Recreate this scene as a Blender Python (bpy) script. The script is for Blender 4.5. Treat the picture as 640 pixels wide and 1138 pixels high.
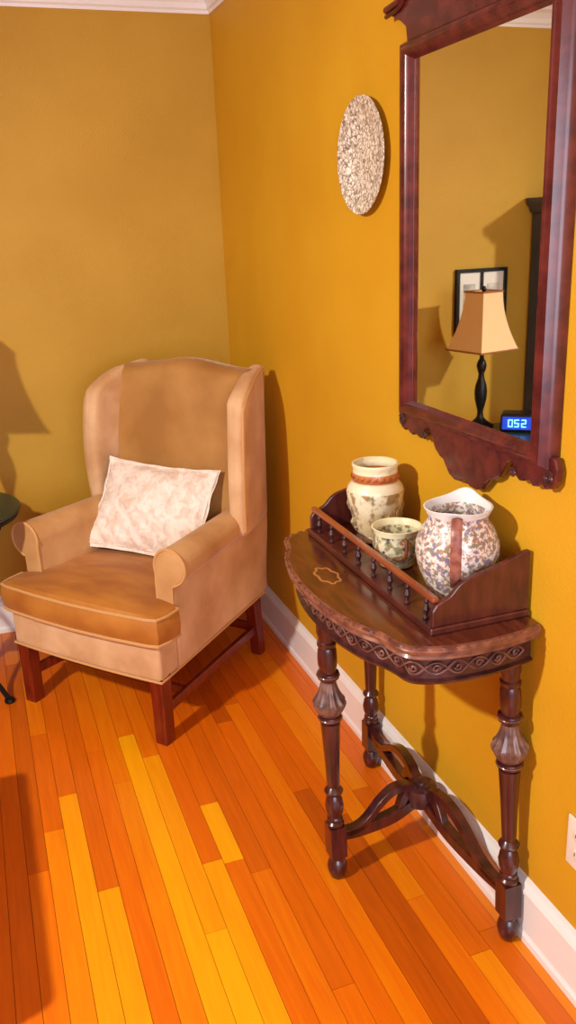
import bpy, bmesh, math, random
from mathutils import Vector, Matrix
random.seed(7)
for o in list(bpy.data.objects): bpy.data.objects.remove(o)
sc = bpy.context.scene
COL = sc.collection

# ------------------------------------------------------------------ camera
cam_d = bpy.data.cameras.new('camera'); cam = bpy.data.objects.new('camera', cam_d); COL.objects.link(cam)
yaw, pit, roll, FPX = 0.336, 0.318, 0.040, 960.0
fw = Vector((math.sin(yaw)*math.cos(pit), math.cos(yaw)*math.cos(pit), -math.sin(pit)))
rt = Vector((math.cos(yaw), -math.sin(yaw), 0)); dn = fw.cross(rt)
r2 = math.cos(roll)*rt + math.sin(roll)*dn; d2 = -math.sin(roll)*rt + math.cos(roll)*dn
m = Matrix((( r2.x, -d2.x, -fw.x), (r2.y, -d2.y, -fw.y), (r2.z, -d2.z, -fw.z)))
cam.matrix_world = Matrix.Translation((-0.991, -3.494, 1.58)) @ m.to_4x4()
cam_d.sensor_fit = 'VERTICAL'; cam_d.sensor_height = 36.0; cam_d.lens = FPX/1138*36.0
cam_d.clip_start = 0.05
sc.camera = cam

# ------------------------------------------------------------------ light and exposure
sc.view_settings.view_transform = 'Standard'; sc.view_settings.look = 'None'
sc.view_settings.gamma = 1.0; sc.view_settings.use_curve_mapping = False
sc.view_settings.exposure = 0.0
w = bpy.data.worlds.new('room_daylight'); sc.world = w; w.use_nodes = True
w.node_tree.nodes['Background'].inputs[0].default_value = (0.58, 0.66, 1.0, 1)
w.node_tree.nodes['Background'].inputs[1].default_value = 0.8

def lamp(name, kind, loc, energy, color, size=0.1, target=None, size_y=None):
    d = bpy.data.lights.new(name, kind); d.energy = energy; d.color = color
    if kind == 'POINT': d.shadow_soft_size = size
    elif kind == 'AREA':
        d.size = size
        if size_y: d.shape = 'RECTANGLE'; d.size_y = size_y
    o = bpy.data.objects.new(name, d); COL.objects.link(o); o.location = loc
    if target: o.rotation_euler = (Vector(target)-Vector(loc)).to_track_quat('-Z', 'Y').to_euler()
    return o
cl = lamp('ceiling_lamp_light', 'SPOT', (-2.3, -2.4, 2.15), 265, (1.0, 0.94, 0.85), 0.05, (-0.2, -1.4, -0.2))
cl.data.spot_size = math.radians(148); cl.data.spot_blend = 1.0; cl.data.shadow_soft_size = 0.05
lamp('window_daylight', 'AREA', (-0.9, -5.6, 1.5), 85, (0.82, 0.86, 1.0), 2.2, (-0.5, 0, 0.9), 1.6)

# ------------------------------------------------------------------ node helpers
def hexc(r, g, b):
    f = lambda c: (c/255/12.92) if c/255 <= 0.04045 else ((c/255+0.055)/1.055)**2.4
    return (f(r), f(g), f(b), 1)
def mat(name, col, rough=0.5, metal=0.0, spec=0.5, col2=None, scale=8.0, stretch=(1, 1, 1), bump=0.0, bscale=60.0,
        sheen=0.0, sheen_tint=(1, 1, 1, 1), coat=0.0, detail=4.0, lo=0.35, hi=0.65, distort=0.0, emis=None):
    m = bpy.data.materials.new(name); m.use_nodes = True; nt = m.node_tree; b = nt.nodes['Principled BSDF']
    b.inputs['Base Color'].default_value = col; b.inputs['Roughness'].default_value = rough
    b.inputs['Metallic'].default_value = metal; b.inputs['Specular IOR Level'].default_value = spec
    if sheen: b.inputs['Sheen Weight'].default_value = sheen; b.inputs['Sheen Roughness'].default_value = 0.35; b.inputs['Sheen Tint'].default_value = sheen_tint
    if coat: b.inputs['Coat Weight'].default_value = coat; b.inputs['Coat Roughness'].default_value = 0.15
    if emis: b.inputs['Emission Color'].default_value = emis[0]; b.inputs['Emission Strength'].default_value = emis[1]
    tc = nt.nodes.new('ShaderNodeTexCoord'); mp = nt.nodes.new('ShaderNodeMapping'); mp.inputs['Scale'].default_value = stretch
    nt.links.new(tc.outputs['Object'], mp.inputs[0])
    if col2:
        n = nt.nodes.new('ShaderNodeTexNoise'); n.inputs['Scale'].default_value = scale; n.inputs['Detail'].default_value = detail
        n.inputs['Distortion'].default_value = distort
        nt.links.new(mp.outputs[0], n.inputs['Vector'])
        r = nt.nodes.new('ShaderNodeValToRGB'); r.color_ramp.elements[0].position = lo; r.color_ramp.elements[1].position = hi
        r.color_ramp.elements[0].color = col; r.color_ramp.elements[1].color = col2
        nt.links.new(n.outputs['Fac'], r.inputs[0]); nt.links.new(r.outputs[0], b.inputs['Base Color'])
    if bump:
        n = nt.nodes.new('ShaderNodeTexNoise'); n.inputs['Scale'].default_value = bscale; n.inputs['Detail'].default_value = 3
        nt.links.new(mp.outputs[0], n.inputs['Vector'])
        bp = nt.nodes.new('ShaderNodeBump'); bp.inputs['Strength'].default_value = bump; bp.inputs['Distance'].default_value = 0.004
        nt.links.new(n.outputs['Fac'], bp.inputs['Height']); nt.links.new(bp.outputs[0], b.inputs['Normal'])
    return m
def ramp_z(name, stops, rough=0.35, blot=None, blot_scale=40, blot_lo=0.5, blot_hi=0.56, zmax=0.25, zband=(0, 1), coat=0.3, bump=0.0):
    """glazed ceramic: colour bands up the height (object Z), with printed or moulded blotches inside zband"""
    m = bpy.data.materials.new(name); m.use_nodes = True; nt = m.node_tree; b = nt.nodes['Principled BSDF']
    b.inputs['Roughness'].default_value = rough; b.inputs['Coat Weight'].default_value = coat
    tc = nt.nodes.new('ShaderNodeTexCoord'); sp = nt.nodes.new('ShaderNodeSeparateXYZ'); nt.links.new(tc.outputs['Object'], sp.inputs[0])
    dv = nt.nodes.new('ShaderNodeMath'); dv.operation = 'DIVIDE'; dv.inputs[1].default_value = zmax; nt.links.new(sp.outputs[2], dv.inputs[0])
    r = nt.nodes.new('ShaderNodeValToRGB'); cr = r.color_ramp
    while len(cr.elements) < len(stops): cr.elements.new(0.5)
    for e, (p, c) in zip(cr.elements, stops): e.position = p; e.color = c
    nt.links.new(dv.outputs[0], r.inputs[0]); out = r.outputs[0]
    for i, (bc, sc_, lo, hi, seed) in enumerate(blot or []):
        n = nt.nodes.new('ShaderNodeTexNoise'); n.noise_dimensions = '4D'; n.inputs['W'].default_value = seed
        n.inputs['Scale'].default_value = sc_; n.inputs['Detail'].default_value = 3
        nt.links.new(tc.outputs['Object'], n.inputs['Vector'])
        k = nt.nodes.new('ShaderNodeMapRange'); k.inputs['From Min'].default_value = lo; k.inputs['From Max'].default_value = hi
        nt.links.new(n.outputs['Fac'], k.inputs['Value'])
        z1 = nt.nodes.new('ShaderNodeMath'); z1.operation = 'GREATER_THAN'; z1.inputs[1].default_value = zband[0]; nt.links.new(dv.outputs[0], z1.inputs[0])
        z2 = nt.nodes.new('ShaderNodeMath'); z2.operation = 'LESS_THAN'; z2.inputs[1].default_value = zband[1]; nt.links.new(dv.outputs[0], z2.inputs[0])
        a1 = nt.nodes.new('ShaderNodeMath'); a1.operation = 'MULTIPLY'; nt.links.new(z1.outputs[0], a1.inputs[0]); nt.links.new(z2.outputs[0], a1.inputs[1])
        a2 = nt.nodes.new('ShaderNodeMath'); a2.operation = 'MULTIPLY'; nt.links.new(a1.outputs[0], a2.inputs[0]); nt.links.new(k.outputs[0], a2.inputs[1])
        mx = nt.nodes.new('ShaderNodeMixRGB'); mx.inputs[2].default_value = bc
        nt.links.new(a2.outputs[0], mx.inputs[0]); nt.links.new(out, mx.inputs[1]); out = mx.outputs[0]
    nt.links.new(out, b.inputs['Base Color'])
    if bump:
        n = nt.nodes.new('ShaderNodeTexNoise'); n.inputs['Scale'].default_value = 45; nt.links.new(tc.outputs['Object'], n.inputs['Vector'])
        bp = nt.nodes.new('ShaderNodeBump'); bp.inputs['Strength'].default_value = bump; bp.inputs['Distance'].default_value = 0.006
        nt.links.new(n.outputs['Fac'], bp.inputs['Height']); nt.links.new(bp.outputs[0], b.inputs['Normal'])
    return m

M = {}
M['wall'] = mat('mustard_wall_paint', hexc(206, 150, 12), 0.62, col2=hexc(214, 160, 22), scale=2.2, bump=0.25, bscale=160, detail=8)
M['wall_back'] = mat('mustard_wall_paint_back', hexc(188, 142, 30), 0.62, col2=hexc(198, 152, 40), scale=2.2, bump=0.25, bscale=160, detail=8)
M['ceiling'] = mat('ceiling_paint', hexc(205, 195, 160), 0.8, bump=0.1)
M['trim'] = mat('white_gloss_trim', hexc(246, 242, 238), 0.35, col2=hexc(240, 234, 230), scale=5)
M['mahogany'] = mat('dark_mahogany', hexc(46, 14, 18), 0.28, col2=hexc(82, 32, 28), scale=14, stretch=(3, 3, 0.6), coat=0.5, detail=6)
M['mahog_top'] = mat('walnut_tabletop', hexc(66, 26, 20), 0.24, col2=hexc(104, 48, 32), scale=10, stretch=(6, 0.9, 1), coat=0.6, detail=8, distort=0.4)
M['worn_edge'] = mat('worn_table_edge', hexc(146, 92, 70), 0.4, col2=hexc(92, 46, 38), scale=34, coat=0.3)
M['carved'] = mat('carved_dark_wood', hexc(48, 20, 24), 0.35, col2=hexc(78, 38, 36), scale=40, coat=0.4)
M['gilt'] = mat('worn_carving_highlights', hexc(128, 86, 74), 0.4, col2=hexc(84, 46, 42), scale=30)
M['leg_wood'] = mat('red_mahogany_leg', hexc(92, 20, 10), 0.3, col2=hexc(120, 34, 16), scale=20, stretch=(4, 4, 0.5), coat=0.4)
M['frame_wood'] = mat('mirror_mahogany', hexc(72, 22, 22), 0.25, col2=hexc(104, 40, 34), scale=12, stretch=(2, 2, 2), coat=0.15, detail=6)
M['tray_wood'] = mat('tray_mahogany', hexc(66, 24, 24), 0.3, col2=hexc(96, 42, 34), scale=12, stretch=(3, 1, 1), coat=0.4)
M['rail_wood'] = mat('tray_rail_wood', hexc(128, 58, 34), 0.3, col2=hexc(154, 78, 46), scale=16, stretch=(3, 0.5, 3), coat=0.4)
M['inlay'] = mat('pale_inlay', hexc(176, 116, 66), 0.3)
M['bulb'] = mat('ribbed_bulb_highlight', hexc(88, 60, 56), 0.35, col2=hexc(128, 96, 84), scale=40, coat=0.4)  # greyish highlight on the ribs mixed into the wood colour
VEL = (1.0, 0.80, 0.62, 1)  # one velvet; its lit and shaded looks are put into the base colours
M['velvet'] = mat('gold_velvet_shaded', hexc(160, 108, 46), 0.75, col2=hexc(182, 130, 66), scale=5, bump=0.2, bscale=220, sheen=0.35, sheen_tint=VEL)  # darker copy for the shaded backrest
M['velvet_seat'] = mat('gold_velvet_seat_dark', hexc(160, 92, 26), 0.6, col2=hexc(190, 122, 44), scale=5, stretch=(1, 2.5, 1), bump=0.2, bscale=220, sheen=0.25, sheen_tint=VEL)  # same velvet in a browner, more saturated tone
M['velvet_lit'] = mat('gold_velvet_lit', hexc(196, 148, 100), 0.72, col2=hexc(224, 182, 136), scale=6, bump=0.2, bscale=220, sheen=0.4, sheen_tint=(1, 0.86, 0.8, 1))  # lit copy of the velvet, paler base colour
M['velvet_arm'] = mat('gold_velvet_arm_lit', hexc(186, 134, 78), 0.72, col2=hexc(212, 164, 108), scale=6, bump=0.2, bscale=220, sheen=0.4, sheen_tint=(1, 0.88, 0.8, 1))  # lit copy of the velvet for the arms
M['piping'] = mat('velvet_piping', hexc(204, 152, 92), 0.7)
M['pillow'] = mat('cream_damask', hexc(228, 202, 182), 0.7, col2=hexc(242, 226, 212), scale=26, detail=8, lo=0.38, hi=0.54, distort=1.2, bump=0.9, bscale=28, sheen=0.2)
M['iron'] = mat('dark_iron', hexc(28, 26, 30), 0.4, metal=0.6)
M['glass_top'] = mat('dark_green_glass', hexc(40, 56, 44), 0.3, spec=0.4)
M['dark_cab'] = mat('blue_black_cabinet', hexc(52, 64, 104), 0.45, col2=hexc(66, 76, 112), scale=8)
M['shade'] = mat('cream_lampshade', hexc(226, 190, 146), 0.8, bump=0.1, bscale=200)
M['shade_trim'] = mat('brown_shade_trim', hexc(150, 92, 50), 0.7)
M['black'] = mat('black_plastic', hexc(22, 22, 26), 0.3)
M['paper'] = mat('white_paper', hexc(232, 226, 220), 0.8)
M['outlet'] = mat('ivory_outlet_plastic', hexc(238, 228, 214), 0.35)
M['slot'] = mat('dark_slot', hexc(70, 66, 62), 0.6)
M['blue_led'] = mat('blue_clock_display', hexc(10, 40, 160), 0.3, emis=((0.01, 0.09, 1.0, 1), 0.6))
M['led_digit'] = mat('clock_digits', hexc(60, 150, 255), 0.3, emis=((0.15, 0.5, 1.0, 1), 4.0))
mm = bpy.data.materials.new('mirror_silvering'); mm.use_nodes = True
bb = mm.node_tree.nodes['Principled BSDF']; bb.inputs['Metallic'].default_value = 1; bb.inputs['Roughness'].default_value = 0.015
bb.inputs['Base Color'].default_value = (0.97, 1.0, 0.86, 1); M['mirror'] = mm
# floor boards: each board carries its own tone (a real difference of the timber)
fm = bpy.data.materials.new('oak_strip_floor'); fm.use_nodes = True; nt = fm.node_tree; fb = nt.nodes['Principled BSDF']
at = nt.nodes.new('ShaderNodeAttribute'); at.attribute_name = 'tone'
tc = nt.nodes.new('ShaderNodeTexCoord'); mp = nt.nodes.new('ShaderNodeMapping'); mp.inputs['Scale'].default_value = (26, 1.6, 1)
nt.links.new(tc.outputs['Object'], mp.inputs[0])
nz = nt.nodes.new('ShaderNodeTexNoise'); nz.inputs['Scale'].default_value = 3.0; nz.inputs['Detail'].default_value = 8; nz.inputs['Distortion'].default_value = 0.6
nt.links.new(mp.outputs[0], nz.inputs['Vector'])
sep = nt.nodes.new('ShaderNodeSeparateColor'); nt.links.new(at.outputs['Color'], sep.inputs[0])
ad = nt.nodes.new('ShaderNodeMath'); ad.operation = 'MULTIPLY_ADD'; ad.inputs[1].default_value = 0.34; nt.links.new(nz.outputs['Fac'], ad.inputs[0])
sb = nt.nodes.new('ShaderNodeMath'); sb.operation = 'SUBTRACT'; sb.inputs[1].default_value = 0.17; nt.links.new(sep.outputs[0], sb.inputs[0]); nt.links.new(sb.outputs[0], ad.inputs[2])
rp = nt.nodes.new('ShaderNodeValToRGB'); cr = rp.color_ramp
cr.elements[0].position = 0.0; cr.elements[0].color = hexc(160, 66, 6)
cr.elements[1].position = 1.0; cr.elements[1].color = hexc(248, 170, 10)
e = cr.elements.new(0.45); e.color = hexc(222, 106, 6)
nt.links.new(ad.outputs[0], rp.inputs[0]); nt.links.new(rp.outputs[0], fb.inputs['Base Color'])
fb.inputs['Roughness'].default_value = 0.36; fb.inputs['Specular IOR Level'].default_value = 0.35; fb.inputs['Coat Weight'].default_value = 0.1; fb.inputs['Coat Roughness'].default_value = 0.2
M['floor'] = fm

# ------------------------------------------------------------------ geometry helpers
def link(name, bm, m, parent=None, smooth=True, bevel=0.0, loc=None, rot=None, label=None, segs=2):
    me = bpy.data.meshes.new(name); bmesh.ops.recalc_face_normals(bm, faces=bm.faces); bm.to_mesh(me); bm.free()
    ms = m if isinstance(m, list) else [m]
    for x in ms: me.materials.append(x)
    if smooth: me.polygons.foreach_set('use_smooth', [True]*len(me.polygons))
    o = bpy.data.objects.new(name, me); COL.objects.link(o)
    if parent: o.parent = parent
    if loc: o.location = loc
    if rot: o.rotation_euler = rot
    if smooth:
        try: me.set_sharp_from_angle(angle=math.radians(38))
        except Exception: pass
    if bevel:
        md = o.modifiers.new('bevel', 'BEVEL'); md.width = bevel; md.segments = segs; md.limit_method = 'ANGLE'; md.angle_limit = math.radians(35)
    if label: o['label'] = label
    return o
def root(name, loc, label, cat, rz=0.0, group=None):
    o = bpy.data.objects.new(name, None); o.empty_display_size = 0.1; COL.objects.link(o); o.location = loc; o.rotation_euler = (0, 0, rz)
    o['label'] = label; o['category'] = cat
    if group: o['group'] = group
    return o
def struct(o): o['kind'] = 'structure'; return o
def box(bm, x0, x1, y0, y1, z0, z1, f=None):
    v = [bm.verts.new(p if not f else f(Vector(p))) for p in [(x, y, z) for x in (x0, x1) for y in (y0, y1) for z in (z0, z1)]]
    for q in ((0, 1, 3, 2), (4, 6, 7, 5), (0, 4, 5, 1), (2, 3, 7, 6), (0, 2, 6, 4), (1, 5, 7, 3)): bm.faces.new([v[i] for i in q])
    return bm
def rbox(bm, x0, x1, y0, y1, z0, z1, r, warp=None, n=8):
    """rounded box with a grid fine enough to be warped"""
    lo = (x0, y0, z0); hi = (x1, y1, z1)
    def samp(a, b):
        rr = min(r, (b-a)/2*0.999); c = [a, a+rr*0.18, a+rr*0.5]
        return c + [a+rr+(b-a-2*rr)*i/n for i in range(n+1)] + [b-rr*0.5, b-rr*0.18, b]
    S = [samp(lo[i], hi[i]) for i in range(3)]; cache = {}
    def V(i, j, k):
        key = (i, j, k)
        if key not in cache:
            p = Vector((S[0][i], S[1][j], S[2][k]))
            q = Vector([min(max(p[a], lo[a]+min(r, (hi[a]-lo[a])/2*0.999)), hi[a]-min(r, (hi[a]-lo[a])/2*0.999)) for a in range(3)])
            d = p-q
            if d.length > 1e-9: p = q + d.normalized()*r
            if warp: p = Vector(warp(p))
            cache[key] = bm.verts.new(p)
        return cache[key]
    L = [len(s)-1 for s in S]
    for a in range(3):
        b, c = (a+1) % 3, (a+2) % 3
        for e in (0, L[a]):
            for i in range(L[b]):
                for j in range(L[c]):
                    vs = []
                    for (s, t) in ((i, j), (i+1, j), (i+1, j+1), (i, j+1)):
                        k = [0, 0, 0]; k[a] = e; k[b] = s; k[c] = t; vs.append(V(*k))
                    if len(set(vs)) == 4: bm.faces.new(vs)
    return bm
def lathe(bm, prof, c=(0, 0, 0), n=24, fn=None, flute=None, cap=True):
    rings = []
    for (r, z) in prof:
        ring = []
        for i in range(n):
            a = 2*math.pi*i/n; rr = r
            if flute: rr = r*(1+flute(z)*math.cos(a*flute_n))
            p = Vector((c[0]+rr*math.cos(a), c[1]+rr*math.sin(a), c[2]+z))
            ring.append(bm.verts.new(fn(p) if fn else p))
        rings.append(ring)
    for a, b in zip(rings, rings[1:]):
        for i in range(n): bm.faces.new((a[i], a[(i+1) % n], b[(i+1) % n], b[i]))
    if cap:
        bm.faces.new(rings[0][::-1]); bm.faces.new(rings[-1])
    return bm
flute_n = 12
def tube(bm, pts, r, n=10, closed=False, scale=(1, 1)):
    pts = [Vector(p) for p in pts]; N = len(pts)
    rs = r if isinstance(r, (list, tuple)) else [r]*N
    rings = []; prev = None
    for i, p in enumerate(pts):
        a = pts[(i-1) % N] if (closed or i > 0) else p; b = pts[(i+1) % N] if (closed or i < N-1) else p
        t = (b-a).normalized()
        if prev is None:
            up = Vector((0, 0, 1)) if abs(t.z) < 0.9 else Vector((1, 0, 0))
            nrm = (up-t*up.dot(t)).normalized()
        else:
            nrm = (prev-t*prev.dot(t)).normalized()
        prev = nrm; bi = t.cross(nrm)
        rings.append([bm.verts.new(p+(nrm*math.cos(2*math.pi*k/n)*scale[0]+bi*math.sin(2*math.pi*k/n)*scale[1])*rs[i]) for k in range(n)])
    for i in range(N if closed else N-1):
        A, B = rings[i], rings[(i+1) % N]
        off = 0
        if closed and i == N-1:
            off = min(range(n), key=lambda q: sum((A[k].co-B[(k+q) % n].co).length for k in range(n)))
        for k in range(n): bm.faces.new((A[k], A[(k+1) % n], B[(k+1+off) % n], B[(k+off) % n]))
    if not closed: bm.faces.new(rings[0][::-1]); bm.faces.new(rings[-1])
    return bm
def prism(bm, outline, f0, f1):
    """outline: list of 2-D points; f0/f1 map a 2-D point to the two end faces"""
    a = [bm.verts.new(f0(*p)) for p in outline]; b = [bm.verts.new(f1(*p)) for p in outline]
    n = len(a)
    for i in range(n): bm.faces.new((a[i], a[(i+1) % n], b[(i+1) % n], b[i]))
    bm.faces.new(a[::-1]); bm.faces.new(b)
    return bm
def loft(bm, rings, cap=True, closed=True):
    R = [[bm.verts.new(p) for p in ring] for ring in rings]; n = len(R[0])
    for a, b in zip(R, R[1:]):
        for i in range(n if closed else n-1): bm.faces.new((a[i], a[(i+1) % n], b[(i+1) % n], b[i]))
    if cap and closed: bm.faces.new(R[0][::-1]); bm.faces.new(R[-1])
    return bm
def spline(pts, k=6):
    """Catmull-Rom through the points"""
    P = [Vector(p) for p in pts]; out = []
    for i in range(len(P)-1):
        p0 = P[max(i-1, 0)]; p1 = P[i]; p2 = P[i+1]; p3 = P[min(i+2, len(P)-1)]
        for j in range(k):
            t = j/k
            out.append(0.5*((2*p1)+(p2-p0)*t+(2*p0-5*p1+4*p2-p3)*t*t+(3*p1-p0-3*p2+p3)*t**3))
    out.append(P[-1]); return out
def lerp(a, b, t): return a+(b-a)*t
def sstep(t): t = min(max(t, 0), 1); return t*t*(3-2*t)
N = bmesh.new

# ------------------------------------------------------------------ room shell
WX, WY, CZ = 0.016, 0.056, 2.44           # right wall plane, back wall plane, ceiling
XL, YR = -4.2, -6.0
bm = N(); vcol = []
bw = 0.0543; edges = []; x = -0.079
while x < WX: x += bw
xs = []
while x > XL: xs.append(x); x -= bw
fixed = {  # board index counted from its right edge near these x values: list of (y_start, y_end, tone)
}
def tone_fix(xm, y0, y1):
    ym = (y0+y1)/2
    return None
bm = N(); lay = bm.faces.layers.float.new('ftone'); tones = []
special = [(-0.215, [(-1.62, 0.0), (YR, None)]), (-0.27, [(-1.75, 0.0), (YR, None)])]
def cuts(i, xm):
    rnd = random.Random(i*17+5); y = WY; L = []
    y = WY+rnd.uniform(-0.9, 0.0)
    ys = [WY]
    while y > YR: ys.append(y); y -= rnd.uniform(0.45, 1.5)
    ys.append(YR); segs = [[a, b, min(1, max(0, rnd.gauss(0.44, 0.11)))] for a, b in zip(ys, ys[1:])]
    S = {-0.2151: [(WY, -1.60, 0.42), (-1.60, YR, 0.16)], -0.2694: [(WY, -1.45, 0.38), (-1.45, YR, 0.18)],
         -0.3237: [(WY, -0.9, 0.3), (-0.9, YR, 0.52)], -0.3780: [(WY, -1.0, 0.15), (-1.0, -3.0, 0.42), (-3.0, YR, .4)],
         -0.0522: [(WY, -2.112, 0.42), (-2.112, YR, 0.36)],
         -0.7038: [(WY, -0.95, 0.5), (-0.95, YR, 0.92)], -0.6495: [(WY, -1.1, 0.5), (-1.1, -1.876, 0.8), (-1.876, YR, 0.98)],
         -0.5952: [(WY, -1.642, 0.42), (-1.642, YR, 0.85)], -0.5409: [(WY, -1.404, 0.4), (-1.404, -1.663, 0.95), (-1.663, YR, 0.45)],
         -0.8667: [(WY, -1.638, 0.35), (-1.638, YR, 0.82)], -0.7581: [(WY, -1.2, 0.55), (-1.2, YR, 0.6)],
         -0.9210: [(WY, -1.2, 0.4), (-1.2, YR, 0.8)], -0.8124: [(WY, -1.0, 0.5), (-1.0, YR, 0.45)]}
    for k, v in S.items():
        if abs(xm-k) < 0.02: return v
    return segs
data = []
for i, xr in enumerate(xs):
    x0, x1 = xr-bw, min(xr, WX)
    for (ya, yb, t) in cuts(i, (xr-bw/2)):
        g = 0.0006
        f0 = len(bm.faces); box(bm, x0+g, x1-g, yb+g, ya-g, -0.02, 0.0)
        data += [t]*6
me_faces = data
bmesh.ops.recalc_face_normals(bm, faces=bm.faces)
me = bpy.data.meshes.new('floor'); bm.to_mesh(me); bm.free()
ca = me.color_attributes.new('tone', 'FLOAT_COLOR', 'CORNER'); k = 0
for p in me.polygons:
    for li in p.loop_indices: ca.data[li].color = (data[p.index],)*3+(1,)
me.materials.append(M['floor'])
floor = bpy.data.objects.new('floor', me); COL.objects.link(floor); struct(floor)
bm = N(); box(bm, XL, WX+0.1, YR, WY+0.1, -0.06, -0.021); struct(link('floor_underlay', bm, M['slot'], smooth=False))
bm = N(); box(bm, WX, WX+0.1, YR, WY+0.1, -0.02, CZ); struct(link('wall_right', bm, M['wall'], smooth=False))
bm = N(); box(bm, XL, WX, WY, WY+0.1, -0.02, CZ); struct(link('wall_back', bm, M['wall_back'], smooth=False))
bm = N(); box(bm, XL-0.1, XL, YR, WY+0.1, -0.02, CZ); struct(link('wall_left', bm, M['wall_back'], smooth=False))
bm = N(); box(bm, XL-0.1, WX+0.1, YR, WY+0.1, CZ, CZ+0.08); struct(link('ceiling', bm, M['ceiling'], smooth=False))
# baseboards: flat board, moulded cap and shoe
bb_prof = [(0, 0.0005), (0.018, 0.0005), (0.018, 0.018), (0.014, 0.026), (0.013, 0.03), (0.013, 0.122), (0.016, 0.127), (0.016, 0.135), (0.011, 0.146), (0.006, 0.155), (0.003, 0.165), (0, 0.165)]
bm = N(); prism(bm, bb_prof, lambda d, z: (WX-d, YR, z), lambda d, z: (WX-d, WY, z)); struct(link('baseboard_right', bm, M['trim'], smooth=False, bevel=0.001))
bm = N(); prism(bm, bb_prof, lambda d, z: (XL, WY-d, z), lambda d, z: (WX-0.018, WY-d, z)); struct(link('baseboard_back', bm, M['trim'], smooth=False, bevel=0.001))
cr_prof = [(0, CZ-0.088), (0.008, CZ-0.088), (0.010, CZ-0.078), (0.016, CZ-0.072), (0.020, CZ-0.055), (0.034, CZ-0.036), (0.052, CZ-0.026), (0.056, CZ-0.016), (0.064, CZ-0.012), (0.066, CZ-0.0005), (0, CZ-0.0005)]
bm = N(); prism(bm, cr_prof, lambda d, z: (WX-d, YR, z), lambda d, z: (WX-d, WY-d, z)); struct(link('trim_1', bm, M['trim'], smooth=False))
bm = N(); prism(bm, cr_prof, lambda d, z: (XL, WY-d, z), lambda d, z: (WX-d, WY-d, z)); struct(link('trim_2', bm, M['trim'], smooth=False))

# ------------------------------------------------------------------ wing chair
CM = Vector((-0.796, -0.824, 0)); CA = math.radians(-50.486)
chair = root('wing_chair', CM, 'gold velvet wingback armchair with square mahogany legs in the corner of the room', 'armchair', CA)
def side_x(y): return lerp(0.328, 0.256, min(max(y/0.74, 0), 1))
# seat deck
def wd(p):
    t = p.y/0.72; p.x *= lerp(1.0, 0.83, max(t, 0)); p.z += 0.03*t*(1-(p.z-0.232)/0.14)
    if p.y < 0.05: p.y -= 0.012*math.cos(p.x/0.325*1.5)
    return p
bm = N(); rbox(bm, -0.326, 0.326, 0.0, 0.71, 0.232, 0.372, 0.014, wd); deck = link('seat_deck', bm, M['velvet_lit'], chair)
bm = N()
pts = []
for a, b in (((-0.326, 0.0), (0.326, 0.0)), ((0.326, 0.0), (0.272, 0.70)), ((0.272, 0.70), (-0.272, 0.70)), ((-0.272, 0.70), (-0.326, 0.0))):
    for k in range(10):
        x_, y_ = lerp(a[0], b[0], k/10), lerp(a[1], b[1], k/10)
        dy = -0.012*math.cos(x_/0.325*1.5) if y_ < 0.01 else 0
        pts.append((x_*1.002, y_+dy, 0.234+0.03*y_/0.72))
tube(bm, pts, 0.0045, 6, closed=True); link('piping', bm, M['piping'], deck)
# seat cushion, T shaped
T_out = [(-0.335, -0.012), (-0.30, -0.022), (-0.15, -0.034), (0, -0.038), (0.15, -0.034), (0.30, -0.022), (0.335, -0.012), (0.345, 0.03), (0.343, 0.088), (0.30, 0.094), (0.262, 0.10), (0.258, 0.2), (0.252, 0.35), (0.245, 0.50), (0.12, 0.505), (0, 0.507),
         (-0.12, 0.505), (-0.245, 0.50), (-0.252, 0.35), (-0.258, 0.2), (-0.262, 0.10), (-0.30, 0.094), (-0.343, 0.088), (-0.345, 0.03)]
def dense(o, k=3):
    r = []
    for i in range(len(o)):
        a, b = o[i], o[(i+1) % len(o)]
        for j in range(k): r.append((lerp(a[0], b[0], j/k), lerp(a[1], b[1], j/k)))
    return r
TO = dense(T_out)
def ringT(s, z, off=0.0):
    cx, cy = 0, 0.22
    out = []
    for x_, y_ in TO:
        d = Vector((x_-cx, y_-cy)); L = d.length; q = d*(s) + d.normalized()*off if L else d
        out.append((cx+q.x, cy+q.y, z))
    return out
def crown(ring, amt):
    return [(x_, y_, z+amt*(1-min(1, (x_/0.33)**2))*(1-min(1, ((y_-0.2)/0.33)**2))) for x_, y_, z in ring]
zb, zt = 0.362, 0.462
rings = [crown(ringT(0.6, zb), 0), ringT(0.97, zb), ringT(0.995, zb+0.006), ringT(1.0, zb+0.014, 0.004), ringT(1.0, zb+0.05, 0.012), ringT(1.0, zt-0.014, 0.006), ringT(0.998, zt-0.004), crown(ringT(0.97, zt+0.002), 0.02)]
for s in (0.9, 0.78, 0.62, 0.44, 0.25, 0.08): rings.append(crown(ringT(s, zt+0.004+0.010*(1-s)), 0.022))
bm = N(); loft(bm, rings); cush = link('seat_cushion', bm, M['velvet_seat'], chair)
for z_ in (zb+0.008, zt-0.004):
    bm = N(); tube(bm, [(x_, y_, z_) for x_, y_, _ in ringT(1.0, z_, 0.003)], 0.0052, 6, closed=True); link('piping', bm, M['piping'], cush)
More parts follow.
